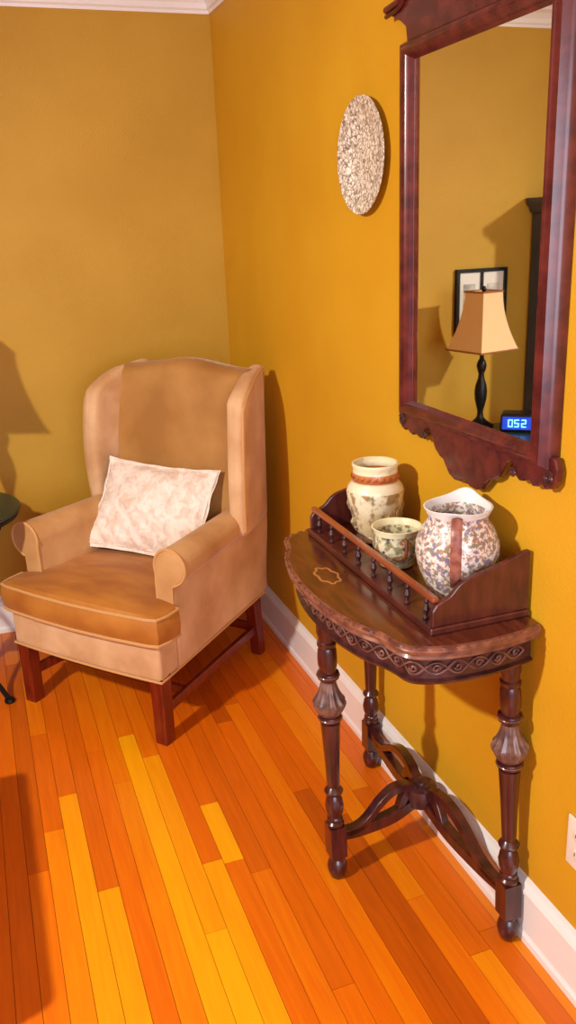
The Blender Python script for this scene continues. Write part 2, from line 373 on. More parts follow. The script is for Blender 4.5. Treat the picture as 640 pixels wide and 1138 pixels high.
# arms
def arm_ring(sgn, y, grow=0.0):
    t = (y-0.1)/0.46; xc = side_x(y)+0.002; r = lerp(0.060, 0.052, t)+grow; zc = lerp(0.588, 0.60, sstep(t)); ring = []
    xi = xc-0.062
    ring.append((xi+0.004, 0.30)); ring.append((xi, 0.40)); ring.append((xi, 0.50))
    for k in range(17):
        a = math.radians(200-k*(200+62)/16); ring.append((xc-0.004+r*math.cos(a), zc+r*math.sin(a)))
    ring.append((xc+0.004, 0.525)); ring.append((xc+0.002, 0.48)); ring.append((xc, 0.38)); ring.append((xc, 0.30)); ring.append((xc, 0.236+0.035*t)); ring.append((xi+0.004, 0.236+0.035*t))
    return [(sgn*x_, y, z_) for x_, z_ in ring]
for sgn in (1, -1):
    ys = [0.094, 0.098, 0.108]+[0.108+0.47*i/8 for i in range(1, 9)]
    bm = N(); rr = [arm_ring(sgn, ys[0], -0.006), arm_ring(sgn, ys[1], -0.002)]+[arm_ring(sgn, y) for y in ys[2:]]
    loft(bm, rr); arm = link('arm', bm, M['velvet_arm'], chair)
    ring = arm_ring(sgn, 0.098, 0.0)[0:21]
    bm = N(); tube(bm, [(p[0], 0.096, p[2]) for p in ring], 0.0048, 6); link('piping', bm, M['piping'], arm)
# outside side panels under the arms, running back to the rear legs
for sgn in (1, -1):
    bm = N()
    def wsp(p, sgn=sgn):
        return (sgn*(side_x(p.y)+p.x+0.016*sstep((p.z-0.27)/0.30)*max(p.y-0.25, 0)/0.49), p.y, p.z+0.03*(p.y/0.72)*(1-(p.z-0.24)/0.3 if p.z < 0.54 else 0))
    rbox(bm, -0.02, 0.006, 0.10, 0.735, 0.238, 0.585, 0.006, wsp); link('side_panel', bm, M['velvet_lit'], chair)
# back
def ztop(x): return 1.118+0.028*math.cos(min(abs(x)/0.25, 1)*math.pi)*0.5+0.012
def back_ring(t, sh=1.0, drop=0.0):
    z = None; ring = []; hw = lerp(0.236, 0.286, t); n = 24
    for i in range(n+1):
        x_ = -hw+2*hw*i/n; zz = lerp(0.30, ztop(x_)-0.035, t)+drop
        bul = 0.018*math.cos(x_/hw*math.pi/2)*math.sin(min(t, 1)*math.pi)
        yi = lerp(0.475, 0.625, (zz-0.3)/0.85)-bul; yo = lerp(0.705, 0.752, (zz-0.3)/0.85); ym = (yi+yo)/2
        ring.append((x_*(1 if sh > 0.9 else lerp(0.97, 1, sh)), lerp(ym, yi, sh), zz))
    for i in range(n+1):
        x_ = hw-2*hw*i/n; zz = lerp(0.30, ztop(x_)-0.035, t)+drop
        yi = lerp(0.475, 0.625, (zz-0.3)/0.85); yo = lerp(0.705, 0.752, (zz-0.3)/0.85); ym = (yi+yo)/2
        ring.append((x_*(1 if sh > 0.9 else lerp(0.97, 1, sh)), lerp(ym, yo, sh), zz))
    return ring
rr = [back_ring(i/12) for i in range(13)]
for a in (20, 40, 58, 74, 86): rr.append(back_ring(1.0, math.cos(math.radians(a)), 0.035*math.sin(math.radians(a))))
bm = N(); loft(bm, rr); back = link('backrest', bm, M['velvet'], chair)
bm = N(); pts = []
for i in range(25):
    x_ = -0.282+0.564*i/24; pts.append((x_, 0.755, ztop(x_)-0.02))
tube(bm, pts, 0.005, 6); link('piping', bm, M['piping'], back)
# wings
for sgn in (1, -1):
    def ww(p, sgn=sgn):
        x_, y_, z_ = p
        t = (y_-0.47)/0.28; tz = (z_-0.56)/0.52
        z_ = z_ - 0.17*max(0, (1-t)-0.50)**1.7*max(tz, 0)**2 + 0.03*sstep(t)*max(tz, 0)
        xb = lerp(0.348+0.012*math.sin(tz*math.pi*0.9), 0.287, sstep(t*0.9+0.02))
        y_ = y_ + 0.02*tz - 0.02*math.sin(max(tz, 0)*math.pi)*(1-t)
        thick = lerp(1.0, 0.8, t)
        return (sgn*(xb-0.034+x_*thick), y_, z_)
    bm = N(); rbox(bm, -0.034, 0.034, 0.47, 0.742, 0.56, 1.092, 0.026, ww, n=10); wing = link('wing', bm, M['velvet_lit'], chair)
    pts = []
    for k in range(20):
        z_ = 0.585+0.455*k/19; p = ww(Vector((0.033, 0.486, z_))); pts.append(p)
    for k in range(1, 10):
        y_ = 0.486+0.24*k/9; p = ww(Vector((0.033, y_, 1.083-0.02*(1-k/9)))); pts.append(p)
    bm = N(); tube(bm, pts, 0.0045, 6); link('piping', bm, M['piping'], wing)
# legs and stretchers
def leg(bm, x0, y0, x1, y1, s0, s1, zt):
    prism(bm, [(-1, -1), (1, -1), (1, 1), (-1, 1)], lambda a, b: (x0+a*s0, y0+b*s0, 0.0), lambda a, b: (x1+a*s1, y1+b*s1, zt))
for sgn in (1, -1):
    bm = N(); leg(bm, sgn*0.297, 0.027, sgn*0.297, 0.027, 0.023, 0.025, 0.25); link('leg', bm, M['leg_wood'], chair, smooth=False, bevel=0.003)
    bm = N(); leg(bm, sgn*0.235, 0.69, sgn*0.24, 0.655, 0.020, 0.024, 0.275); link('leg', bm, M['leg_wood'], chair, smooth=False, bevel=0.003)
    bm = N(); prism(bm, [(-0.009, 0.095), (0.009, 0.095), (0.009, 0.130), (-0.009, 0.130)], lambda a, z: (sgn*0.297+a, 0.045, z), lambda a, z: (sgn*0.238+a, 0.66, z))
    link('stretcher', bm, M['leg_wood'], chair, smooth=False, bevel=0.002)
bm = N(); box(bm, -0.285, 0.285, 0.155, 0.175, 0.100, 0.130); link('stretcher', bm, M['leg_wood'], chair, smooth=False, bevel=0.002)
bm = N(); box(bm, -0.22, 0.22, 0.665, 0.683, 0.100, 0.132); link('stretcher', bm, M['leg_wood'], chair, smooth=False, bevel=0.002)

# throw pillow leaning on the chair back
pil = root('throw_pillow', (0, 0, 0), 'cream damask throw pillow with flanged edge leaning on the armchair back', 'pillow')
def world_of(l): c, s = math.cos(CA), math.sin(CA); return Vector((CM.x+l[0]*c-l[1]*s, CM.y+l[0]*s+l[1]*c, l[2]))
pil.location = world_of((-0.012, 0.330, 0.490)); pil.rotation_euler = (math.radians(-32), math.radians(1.2), CA+math.radians(3)); pil.rotation_mode = 'XYZ'
def pillow_mesh(W, H, T, seed=3):
    bm = N(); nx, nz = 54, 36; rnd = random.Random(seed); G = {}
    for side in (1, -1):
        for i in range(nx+1):
            for j in range(nz+1):
                u = i/nx*2-1; v = j/nz*2-1
                edge = max(abs(u), abs(v)) >= 0.999
                if side == -1 and edge: G[(side, i, j)] = G[(1, i, j)]; continue
                cx = (1-0.075*(1-v*v))*(1.0-0.045*v); cz = 1-0.07*(1-u*u)
                x_ = u*W/2*cx; z_ = v*H/2*cz
                a = min(1, max(0, (0.93-abs(u))/0.93)); b = min(1, max(0, (0.90-abs(v))/0.90))
                th = T/2*(max(a, 0)*max(b, 0))**0.42 if a > 0 and b > 0 else 0
                wr = 0.005*math.sin(u*9+v*4)*math.cos(v*11-u*3) + 0.003*math.sin(u*23+v*17) + 0.006*math.sin(u*34+v*3)*max(0, u-0.45)
                fl = 0.004*math.sin(u*14)*(1 if abs(v) > 0.9 else 0)+0.004*math.sin(v*11)*(1 if abs(u) > 0.9 else 0)
                G[(side, i, j)] = bm.verts.new((x_, -side*(th+(0.0015 if not edge else 0))+(wr if th > 0.01 else 0)+fl, z_+H/2))
    for side in (1, -1):
        for i in range(nx):
            for j in range(nz):
                q = [G[(side, i, j)], G[(side, i+1, j)], G[(side, i+1, j+1)], G[(side, i, j+1)]]
                bm.faces.new(q if side == 1 else q[::-1])
    return bm
pcover = link('pillow_cover', pillow_mesh(0.505, 0.35, 0.14), M['pillow'], pil)
bm = N()
W_, H_ = 0.505*0.93, 0.36*0.90
pts = []
for (a, b) in (((-1, -1), (1, -1)), ((1, -1), (1, 1)), ((1, 1), (-1, 1)), ((-1, 1), (-1, -1))):
    for k in range(12):
        u = lerp(a[0], b[0], k/12); v = lerp(a[1], b[1], k/12)
        pts.append((u*W_/2*(1-0.055*(1-v*v)), -0.004, v*H_/2*(1-0.06*(1-u*u))+0.18))
tube(bm, pts, 0.0035, 6, closed=True); link('cord_trim', bm, M['pillow'], pil)

# ------------------------------------------------------------------ console table
TY = -1.79
tab = root('console_table', (-0.19, TY, 0), 'dark carved half-moon console table with turned legs against the mustard wall', 'table')
half = [(0.0, 0.372), (-0.06, 0.385), (-0.13, 0.390), (-0.20, 0.385), (-0.25, 0.372), (-0.285, 0.352), (-0.302, 0.325), (-0.308, 0.295), (-0.318, 0.262), (-0.336, 0.225), (-0.350, 0.18), (-0.362, 0.12), (-0.368, 0.06)]
def outline(inset=0.0):
    o = [Vector(p) for p in half]+[Vector((-0.370, 0))]+[Vector((p[0], -p[1])) for p in reversed(half)]
    res = []
    for i, p in enumerate(o):
        a = o[max(i-1, 0)]; b = o[min(i+1, len(o)-1)]; t = (b-a).normalized(); nrm = Vector((t.y, -t.x))
        if nrm.dot(Vector((-0.15, 0))-p) < 0: nrm = -nrm
        q = p+nrm*inset
        if i in (0, len(o)-1): q.x = 0.0
        res.append(q)
    return res
def smooth_outline(inset, k=4): return [(p.x, p.y) for p in spline([(q.x, q.y, 0) for q in outline(inset)], k)]
OX = 0.19+0.008       # table-local x of the wall edge
Tz = 0.795
def tring(inset, z): return [(x_+OX, y_, z) for x_, y_ in smooth_outline(inset)]
bm = N(); loft(bm, [tring(0.016, Tz-0.030), tring(0.006, Tz-0.030), tring(0.002, Tz-0.026), tring(0.006, Tz-0.020), tring(0.001, Tz-0.017), tring(-0.002, Tz-0.009), tring(0.002, Tz-0.002), tring(0.008, Tz-0.001)])
rim = link('top_rim', bm, M['worn_edge'], tab)
bm = N(); loft(bm, [tring(0.010, Tz-0.012), tring(0.010, Tz-0.0005), tring(0.013, Tz)]); link('tabletop', bm, M['mahog_top'], tab)
# gadroon beads along the rim
so = smooth_outline(0.0, 10)
L = [0.0]
for a, b in zip(so, so[1:]): L.append(L[-1]+math.dist(a, b))
def along(o, Ls, s):
    for i in range(len(Ls)-1):
        if Ls[i+1] >= s:
            t = (s-Ls[i])/max(Ls[i+1]-Ls[i], 1e-9); p = Vector((lerp(o[i][0], o[i+1][0], t), lerp(o[i][1], o[i+1][1], t)))
            tg = (Vector(o[i+1])-Vector(o[i])).normalized(); return p, tg
    return Vector(o[-1]), (Vector(o[-1])-Vector(o[-2])).normalized()
bm = N(); nb = 46
for k in range(nb):
    p, tg = along(so, L, L[-1]*(k+0.5)/nb)
    c = Vector((p.x+OX, p.y, Tz-0.004)); t3 = Vector((tg.x, tg.y, 0))
    tube(bm, [c-t3*0.010, c-t3*0.005+Vector((0, 0, 0.0015)), c+t3*0.005+Vector((0, 0, 0.0015)), c+t3*0.010], [0.0015, 0.0035, 0.0035, 0.0015], 6)
link('rim_carving', bm, M['worn_edge'], rim)
# apron
def aring(inset, z): return [(x_+OX, y_, z) for x_, y_ in smooth_outline(inset)]
zA0, zA1 = 0.700, Tz-0.030
bm = N(); loft(bm, [aring(0.030, zA0), aring(0.024, zA0+0.002), aring(0.022, zA0+0.008), aring(0.030, zA0+0.012), aring(0.032, zA1-0.012), aring(0.024, zA1-0.008), aring(0.02, zA1)])
apron = link('apron', bm, M['carved'], tab)
ao = smooth_outline(0.030, 10); AL = [0.0]
for a, b in zip(ao, ao[1:]): AL.append(AL[-1]+math.dist(a, b))
def apt(s, z, out=0.002):
    p, tg = along(ao, AL, s); n_ = Vector((-tg.y, tg.x))
    if n_.dot(p-Vector((-0.15, 0))) < 0: n_ = -n_
    q = p+n_*out; return Vector((q.x+OX, q.y, z))
bm = N(); n_s = 26; per = AL[-1]*0.96/n_s; zc = (zA0+zA1)/2+0.002
for ph in (0, math.pi):
    tube(bm, [apt(AL[-1]*(0.02+0.96*k/390), zc+0.0135*math.sin(k/390*n_s*math.pi+ph), 0.001+0.0015*math.cos(k/390*n_s*math.pi*2+ph)) for k in range(391)], 0.0024, 6)
for k in range(n_s):
    s0 = AL[-1]*0.02+per*(k+0.5); pts = []
    for j in range(13):
        a = j/12*math.pi*2.2+(0 if k % 2 else math.pi); r_ = 0.0085*(1-j/16)
        pts.append(apt(s0+r_*math.cos(a), zc+r_*math.sin(a), 0.002))
    tube(bm, pts, 0.0026, 6)
link('scroll_carving', bm, M['gilt'], apron)
# turned legs
leg_prof = [(0.000, 0.0), (0.015, 0.0), (0.019, 0.004), (0.024, 0.020), (0.026, 0.034), (0.022, 0.048), (0.017, 0.056), (0.020, 0.060), (0.020, 0.064), (0.016, 0.068)]
prof_up = [(0.016, 0.152), (0.022, 0.157), (0.023, 0.163), (0.018, 0.168), (0.020, 0.172), (0.020, 0.177), (0.017, 0.181), (0.022, 0.196), (0.024, 0.212), (0.020, 0.232), (0.015, 0.242), (0.022, 0.248), (0.024, 0.254), (0.020, 0.260), (0.015, 0.266), (0.0165, 0.274),
           (0.0185, 0.34), (0.0215, 0.40), (0.024, 0.440), (0.024, 0.444), (0.018, 0.448), (0.028, 0.452), (0.030, 0.458), (0.028, 0.464), (0.022, 0.467)]
bulb = [(0.022, 0.465), (0.026, 0.468), (0.031, 0.476), (0.036, 0.488), (0.0385, 0.498), (0.037, 0.504), (0.030, 0.514), (0.024, 0.528), (0.020, 0.544), (0.018, 0.556)]
prof_top = [(0.018, 0.554), (0.020, 0.560), (0.026, 0.564), (0.028, 0.571), (0.026, 0.578), (0.020, 0.581), (0.020, 0.586), (0.023, 0.598), (0.0235, 0.615), (0.0225, 0.635), (0.020, 0.644), (0.023, 0.648), (0.023, 0.656), (0.019, 0.660), (0.020, 0.670), (0.023, 0.682), (0.023, 0.705)]
def make_leg(x0, y0, x1, y1, name_mat='mahogany'):
    def f(p):
        t = p.z/0.7; return Vector((p.x+lerp(x0, x1, t), p.y+lerp(y0, y1, t), p.z))
    bm = N(); lathe(bm, leg_prof, n=20, fn=f); lathe(bm, prof_up, n=20, fn=f); lathe(bm, prof_top, n=20, fn=f)
    box(bm, -0.021, 0.021, -0.021, 0.021, 0.066, 0.154, f)
    l = link('leg', bm, M[name_mat], tab, bevel=0.0)
    bm = N(); lathe(bm, bulb, n=60, fn=f, flute=lambda z: 0.085*math.sin(max(0, min(1, (z-0.465)/0.09))*math.pi)); link('ribbed_bulb', bm, M['bulb'], l)
    for z_, r_ in ((0.571, 0.0285), (0.458, 0.0305)):
        bm = N(); lathe(bm, [(r_-0.003, z_-0.004), (r_, z_), (r_-0.003, z_+0.004)], n=24, fn=f); link('leg_ring', bm, M['bulb'], l)
    return l
tx = lambda wx_: wx_+0.19
ty = lambda wy_: wy_-TY
LEGS = {'L': (-0.309, -1.815, -0.316, -1.795), 'R': (-0.024, -2.150, -0.030, -2.118), 'B': (-0.028, -1.418, -0.030, -1.425)}
for k_, (a, b, c, d) in LEGS.items(): make_leg(tx(a), ty(b), tx(c), ty(d))
# pierced stretchers meeting at a carved hub near the wall
hub = Vector((tx(-0.062), ty(-1.797), 0.150))
for k_, (a, b, c, d) in LEGS.items():
    P0 = Vector((tx(a), ty(b), 0.0)); dv = (hub-P0); dv.z = 0; Ld = dv.length; dv.normalize(); P0 = P0+dv*0.02; Ld -= 0.02
    sd = Vector((-dv.y, dv.x, 0))
    def ribbon(zs, th, wdt):
        pts = spline([(s, z, 0) for s, z in zs], 8); bm_ = []
        for side in (-1, 1):
            pass
        ring = []
        for i, p in enumerate(pts):
            q = pts[min(i+1, len(pts)-1)]-pts[max(i-1, 0)]; q.normalize(); nn = Vector((-q.y, q.x))
            t_ = th[0]+(th[1]-th[0])*math.sin(i/(len(pts)-1)*math.pi)
            up = (p.x*Ld+nn.x*t_, p.y+nn.y*t_); lw = (p.x*Ld-nn.x*t_, p.y-nn.y*t_)
            base = P0
            ring.append([base+dv*up[0]+sd*wdt+Vector((0, 0, up[1])), base+dv*up[0]-sd*wdt+Vector((0, 0, up[1])), base+dv*lw[0]-sd*wdt+Vector((0, 0, lw[1])), base+dv*lw[0]+sd*wdt+Vector((0, 0, lw[1]))])
        return ring
    bm = N()
    loft(bm, ribbon([(0, 0.122), (0.25, 0.120), (0.6, 0.126), (0.85, 0.145), (1.0, 0.160)], (0.012, 0.016), 0.013))
    loft(bm, ribbon([(0.0, 0.128), (0.16, 0.128), (0.30, 0.145), (0.45, 0.180), (0.62, 0.205), (0.80, 0.205), (0.94, 0.185), (1.02, 0.165)], (0.009, 0.011), 0.013))
    loft(bm, ribbon([(0.68, 0.135), (0.74, 0.165), (0.80, 0.185), (0.88, 0.188), (0.95, 0.170)], (0.006, 0.016), 0.011))
    link('stretcher', bm, M['mahogany'], tab, smooth=False, bevel=0.0025)
bm = N(); lathe(bm, [(0.002, 0.122), (0.012, 0.125), (0.024, 0.132), (0.040, 0.142), (0.044, 0.172), (0.040, 0.190), (0.026, 0.198), (0.018, 0.200), (0.016, 0.206), (0.004, 0.210)], (hub.x, hub.y, 0), 24)
link('stretcher_hub', bm, M['carved'], tab)
# oval wreath inlay
bm = N(); pts = []
cxy = Vector((tx(-0.285), ty(-1.735)))
for k in range(40):
    a = 2*math.pi*k/40; pts.append((cxy.x+0.024*math.cos(a)*(1+0.1*math.cos(7*a)), cxy.y+0.050*math.sin(a)*(1+0.1*math.cos(7*a)), Tz+0.0002))
tube(bm, pts, 0.0034, 6, closed=True, scale=(0.25, 1)); link('oval_inlay', bm, M['inlay'], tab, label='pale oval wreath inlay')

# ------------------------------------------------------------------ gallery tray
X0, X1, Y0, Y1 = -0.215, 0.010, -2.115, -1.445
tray = root('gallery_tray', ((X0+X1)/2, (Y0+Y1)/2, Tz), 'mahogany gallery tray with spindled front rail and curved ends on the console table', 'tray')
hx, hy = (X1-X0)/2, (Y1-Y0)/2
bm = N(); box(bm, -hx-0.006, hx, -hy-0.004, hy+0.004, 0.0008, 0.016); link('base', bm, M['tray_wood'], tray, smooth=False, bevel=0.003)
endp = [(-hx+0.000, 0.016), (-hx+0.000, 0.050), (-hx+0.010, 0.064)]
endp += [(p.x, p.y) for p in spline([(-hx+0.018, 0.068, 0), (-hx+0.04, 0.078, 0), (-hx+0.06, 0.098, 0), (-hx+0.085, 0.110, 0), (0.04, 0.126, 0), (hx-0.02, 0.144, 0), (hx-0.002, 0.146, 0)], 4)] + [(hx-0.001, 0.016)]
for sy in (1, -1):
    bm = N(); prism(bm, endp, lambda a, z: (a, sy*(hy-0.012), z), lambda a, z: (a, sy*hy, z)); link('end_panel', bm, M['tray_wood'], tray, smooth=False, bevel=0.003)
bm = N(); box(bm, -hx+0.002, -hx+0.018, -hy+0.005, hy-0.005, 0.066, 0.078); link('front_rail', bm, M['rail_wood'], tray, smooth=False, bevel=0.004, segs=3)
sp = [(0.0035, 0.016), (0.0065, 0.018), (0.0065, 0.021), (0.004, 0.024), (0.0055, 0.032), (0.008, 0.038), (0.0055, 0.045), (0.0035, 0.050), (0.006, 0.054), (0.006, 0.057), (0.004, 0.061), (0.0045, 0.067)]
for k in range(8):
    y_ = -hy+0.045+(2*hy-0.09)*k/7
    bm = N(); lathe(bm, sp, (-hx+0.010, y_, 0), 12); link('spindle', bm, M['carved'], tray)
bm = N(); box(bm, hx-0.010, hx-0.001, -hy+0.013, hy-0.013, 0.016, 0.045); link('back_board', bm, M['tray_wood'], tray, smooth=False, bevel=0.002)

# ------------------------------------------------------------------ pottery in the tray
PZ = Tz+0.0162
def hollow(outer, wall_t=0.005, floor_t=0.008):
    inner = [(max(r-wall_t, 0.001), z) for r, z in reversed(outer) if z > floor_t+outer[0][1]]
    return outer+[(outer[-1][0]-wall_t*0.5, outer[-1][1]+0.001)]+inner+[(0.002, outer[0][1]+floor_t)]
CREAM = hexc(236, 222, 188)
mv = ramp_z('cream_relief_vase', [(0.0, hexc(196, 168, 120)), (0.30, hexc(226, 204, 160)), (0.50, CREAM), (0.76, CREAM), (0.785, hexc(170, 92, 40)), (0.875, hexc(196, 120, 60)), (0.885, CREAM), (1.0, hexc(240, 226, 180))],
            blot=[(hexc(170, 136, 92), 34, 0.50, 0.60, 1.0), (hexc(112, 112, 146), 16, 0.61, 0.67, 3.3), (hexc(136, 128, 92), 44, 0.58, 0.66, 4.1)], zmax=0.205, zband=(0.0, 0.66), bump=0.5)
vase = root('relief_vase', (-0.092, -1.595, PZ), 'cream pottery vase with brown banded neck, tallest at the far end of the tray', 'vase')
prof = [(0.044, 0.0), (0.050, 0.004), (0.050, 0.012), (0.047, 0.018), (0.054, 0.040), (0.064, 0.080), (0.071, 0.115), (0.073, 0.132), (0.068, 0.146), (0.060, 0.155), (0.057, 0.160), (0.058, 0.166), (0.0585, 0.176), (0.056, 0.181), (0.056, 0.192), (0.059, 0.199), (0.058, 0.203)]
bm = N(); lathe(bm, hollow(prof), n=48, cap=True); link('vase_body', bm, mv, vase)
bm = N()
for k in range(22):
    a = 2*math.pi*k/22; c = Vector((0.0575*math.cos(a), 0.0575*math.sin(a), 0.171)); t3 = Vector((-math.sin(a), math.cos(a), 0))
    tube(bm, [c-t3*0.006+Vector((0, 0, -0.005)), c+Vector((0.002*math.cos(a), 0.002*math.sin(a), 0)), c+t3*0.006+Vector((0, 0, 0.005))], [0.0015, 0.003, 0.0015], 6)
link('neck_band', bm, mat('rust_neck_band', hexc(190, 104, 52), 0.5, col2=hexc(150, 70, 36), scale=60), vase, label='rust brown beaded neck band')
# moulded relief columns on the lower body
bm = N()
rnd = random.Random(4); relief_m = mat('tan_relief', hexc(206, 172, 118), 0.45, col2=hexc(124, 104, 92), scale=30)
for k in range(26):
    bm = N()
    a = rnd.uniform(0, 2*math.pi); z = rnd.uniform(0.028, 0.10); r_ = lerp(0.050, 0.070, (z-0.02)/0.1)
    s = rnd.uniform(0.004, 0.008); h = rnd.uniform(0.008, 0.02)
    tube(bm, [(r_*math.cos(a), r_*math.sin(a), z-h), ((r_+0.002)*math.cos(a+0.04), (r_+0.002)*math.sin(a+0.04), z), ((r_+0.002)*math.cos(a), (r_+0.002)*math.sin(a), z+h)], [s*0.4, s, s*0.3], 8); link('relief_figure', bm, relief_m, vase)

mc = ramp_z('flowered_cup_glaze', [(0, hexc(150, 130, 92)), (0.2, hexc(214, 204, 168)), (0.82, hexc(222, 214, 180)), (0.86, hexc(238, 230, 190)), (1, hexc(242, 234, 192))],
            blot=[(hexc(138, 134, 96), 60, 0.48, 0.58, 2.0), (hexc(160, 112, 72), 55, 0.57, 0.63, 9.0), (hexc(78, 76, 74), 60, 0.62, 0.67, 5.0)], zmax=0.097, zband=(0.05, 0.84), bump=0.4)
cup = root('flowered_cup', (-0.122, -1.775, PZ), 'small cream flowered pottery cup between the tall vase and the pitcher', 'cup')
prof = [(0.034, 0.0), (0.041, 0.003), (0.041, 0.008), (0.039, 0.012), (0.050, 0.030), (0.057, 0.050), (0.056, 0.064), (0.053, 0.076), (0.056, 0.087), (0.060, 0.096)]
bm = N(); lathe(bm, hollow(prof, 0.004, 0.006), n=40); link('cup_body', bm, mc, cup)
hm = mat('brown_cup_handle', hexc(150, 84, 44), 0.4, col2=hexc(110, 62, 40), scale=50)
for ang, mt_ in ((-100, hm), (80, mc)):
    a = math.radians(ang); d = Vector((math.cos(a), math.sin(a), 0)); bm = N()
    tube(bm, spline([d*0.054+Vector((0, 0, 0.078)), d*0.070+Vector((0, 0, 0.082)), d*0.076+Vector((0, 0, 0.062)), d*0.066+Vector((0, 0, 0.042)), d*0.052+Vector((0, 0, 0.034))], 5), 0.0045, 8)
    link('handle', bm, mt_, cup)

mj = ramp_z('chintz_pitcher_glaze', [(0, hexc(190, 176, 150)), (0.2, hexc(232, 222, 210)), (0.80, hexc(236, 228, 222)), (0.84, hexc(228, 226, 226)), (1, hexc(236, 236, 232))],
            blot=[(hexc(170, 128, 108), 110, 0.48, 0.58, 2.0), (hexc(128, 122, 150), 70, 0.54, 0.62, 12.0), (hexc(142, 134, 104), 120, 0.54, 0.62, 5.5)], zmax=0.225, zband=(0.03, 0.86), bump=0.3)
pit_ = root('floral_pitcher', (-0.094, -2.000, PZ), 'wide floral chintz pitcher with brown strap handle at the near end of the tray', 'pitcher')
prof = [(0.052, 0.0), (0.060, 0.004), (0.060, 0.010), (0.058, 0.016), (0.068, 0.040), (0.082, 0.075), (0.0885, 0.105), (0.087, 0.130), (0.076, 0.158), (0.066, 0.172), (0.062, 0.180), (0.062, 0.186), (0.068, 0.198), (0.072, 0.206)]
spa = math.radians(48)
def spout(p):
    r_ = math.hypot(p.x, p.y)
    if p.z > 0.165 and r_ > 0.02:
        a = math.atan2(p.y, p.x)-spa; k_ = math.exp(-(math.atan2(math.sin(a), math.cos(a))/0.45)**2)*min(1, (p.z-0.165)/0.04)
        d = Vector((math.cos(spa), math.sin(spa), 0)); p = p+d*0.018*k_+Vector((0, 0, 0.014*k_))
        a2 = math.atan2(math.sin(a+math.pi), math.cos(a+math.pi)); p.z += 0.004*math.exp(-(a2/0.5)**2)
    return p
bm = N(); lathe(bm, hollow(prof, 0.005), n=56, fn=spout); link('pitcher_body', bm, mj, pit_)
ha = math.radians(-122); d = Vector((math.cos(ha), math.sin(ha), 0)); bm = N()
tube(bm, spline([d*0.064+Vector((0, 0, 0.196)), d*0.090+Vector((0, 0, 0.202)), d*0.112+Vector((0, 0, 0.176)), d*0.116+Vector((0, 0, 0.130)), d*0.104+Vector((0, 0, 0.085)), d*0.080+Vector((0, 0, 0.058))], 6), 0.009, 10, scale=(0.55, 1.3))
link('handle', bm, mat('mottled_rose_handle', hexc(128, 72, 62), 0.4, col2=hexc(160, 104, 88), scale=60, lo=0.4, hi=0.6), pit_, label='mottled reddish brown strap handle')

# ------------------------------------------------------------------ wall mirror
MY = -1.880
mir = root('wall_mirror', (WX, MY, 1.553), 'mahogany framed wall mirror with scrolled crest hanging above the console table', 'mirror')
def mxyz(d, y, z): return (-d, y, z-1.55)
ys0, ys1, zs0, zs1 = 0.247, 0.247, 1.166, 1.912     # sight half width, sight z
prof_m = [(0.022, 0.000), (0.026, 0.003), (0.030, 0.006), (0.040, 0.012), (0.046, 0.020), (0.046, 0.027), (0.041, 0.034), (0.041, 0.040), (0.034, 0.044), (0.028, 0.048), (0.022, 0.052), (0.002, 0.053), (0.002, 0.000)]
bm = N(); R_ = []
for (sy, z_, sz) in ((1, zs1, 1), (-1, zs1, 1), (-1, zs0, -1), (1, zs0, -1)):
    R_.append([mxyz(d_, sy*(ys0+o_), z_+sz*o_*0.85) for d_, o_ in prof_m])
R_.append(R_[0]); loft(bm, R_, cap=False); bmesh.ops.remove_doubles(bm, verts=bm.verts, dist=1e-5); frame_m = link('frame', bm, M['frame_wood'], mir)
for f_ in frame_m.data.polygons: f_.use_smooth = True
bm = N(); box(bm, -0.0235, -0.020, -ys0-0.004, ys0+0.004, zs0-0.004-1.55, zs1+0.004-1.55); link('glass', bm, M['mirror'], mir, smooth=False)
def sym(h): return h+[(-a, b) for a, b in reversed(h)]
low = [(0.315, 1.150), (0.338, 1.150), (0.348, 1.128), (0.346, 1.104), (0.332, 1.088), (0.312, 1.082), (0.300, 1.090), (0.286, 1.082), (0.268, 1.078), (0.255, 1.088), (0.240, 1.082), (0.222, 1.078), (0.206, 1.086), (0.200, 1.104), (0.186, 1.112), (0.172, 1.104), (0.160, 1.086), (0.146, 1.068), (0.124, 1.056), (0.106, 1.052), (0.094, 1.040), (0.076, 1.024), (0.050, 1.016), (0.022, 1.018), (0.0, 1.026)]
low = [(a*0.925, b) for a, b in low]; low_full = low+[(-a, b) for a, b in reversed(low[:-1])]
bm = N(); prism(bm, low_full, lambda y, z: mxyz(0.006, y, z), lambda y, z: mxyz(0.024, y, z)); lowb = link('lower_scroll', bm, M['frame_wood'], mir, smooth=False, bevel=0.004)
for sy in (1, -1):
    for cy, cz, r_ in ((0.301, 1.108, 0.015), (0.185, 1.092, 0.010)):
        bm = N(); pts = [mxyz(0.025, sy*(cy+r_*(1-j/26)*math.cos(j/20*4.2*math.pi+0.5)), cz+r_*(1-j/26)*math.sin(j/20*4.2*math.pi+0.5)) for j in range(21)]
        tube(bm, pts, 0.0028, 6); link('scroll_carving', bm, M['carved'], lowb)
top = [(0.290, 1.945), (0.298, 1.985), (0.322, 2.000), (0.352, 2.012), (0.374, 2.022), (0.386, 2.036), (0.378, 2.046), (0.350, 2.044), (0.320, 2.046), (0.300, 2.058), (0.280, 2.085), (0.262, 2.120), (0.235, 2.160), (0.195, 2.190), (0.145, 2.205), (0.105, 2.190), (0.085, 2.160), (0.07, 2.17), (0.045, 2.215), (0.0, 2.235)]
bm = N(); prism(bm, top+[(-a, b) for a, b in reversed(top[:-1])], lambda y, z: mxyz(0.006, y, z), lambda y, z: mxyz(0.022, y, z)); crest = link('crest', bm, M['frame_wood'], mir, smooth=False, bevel=0.004)
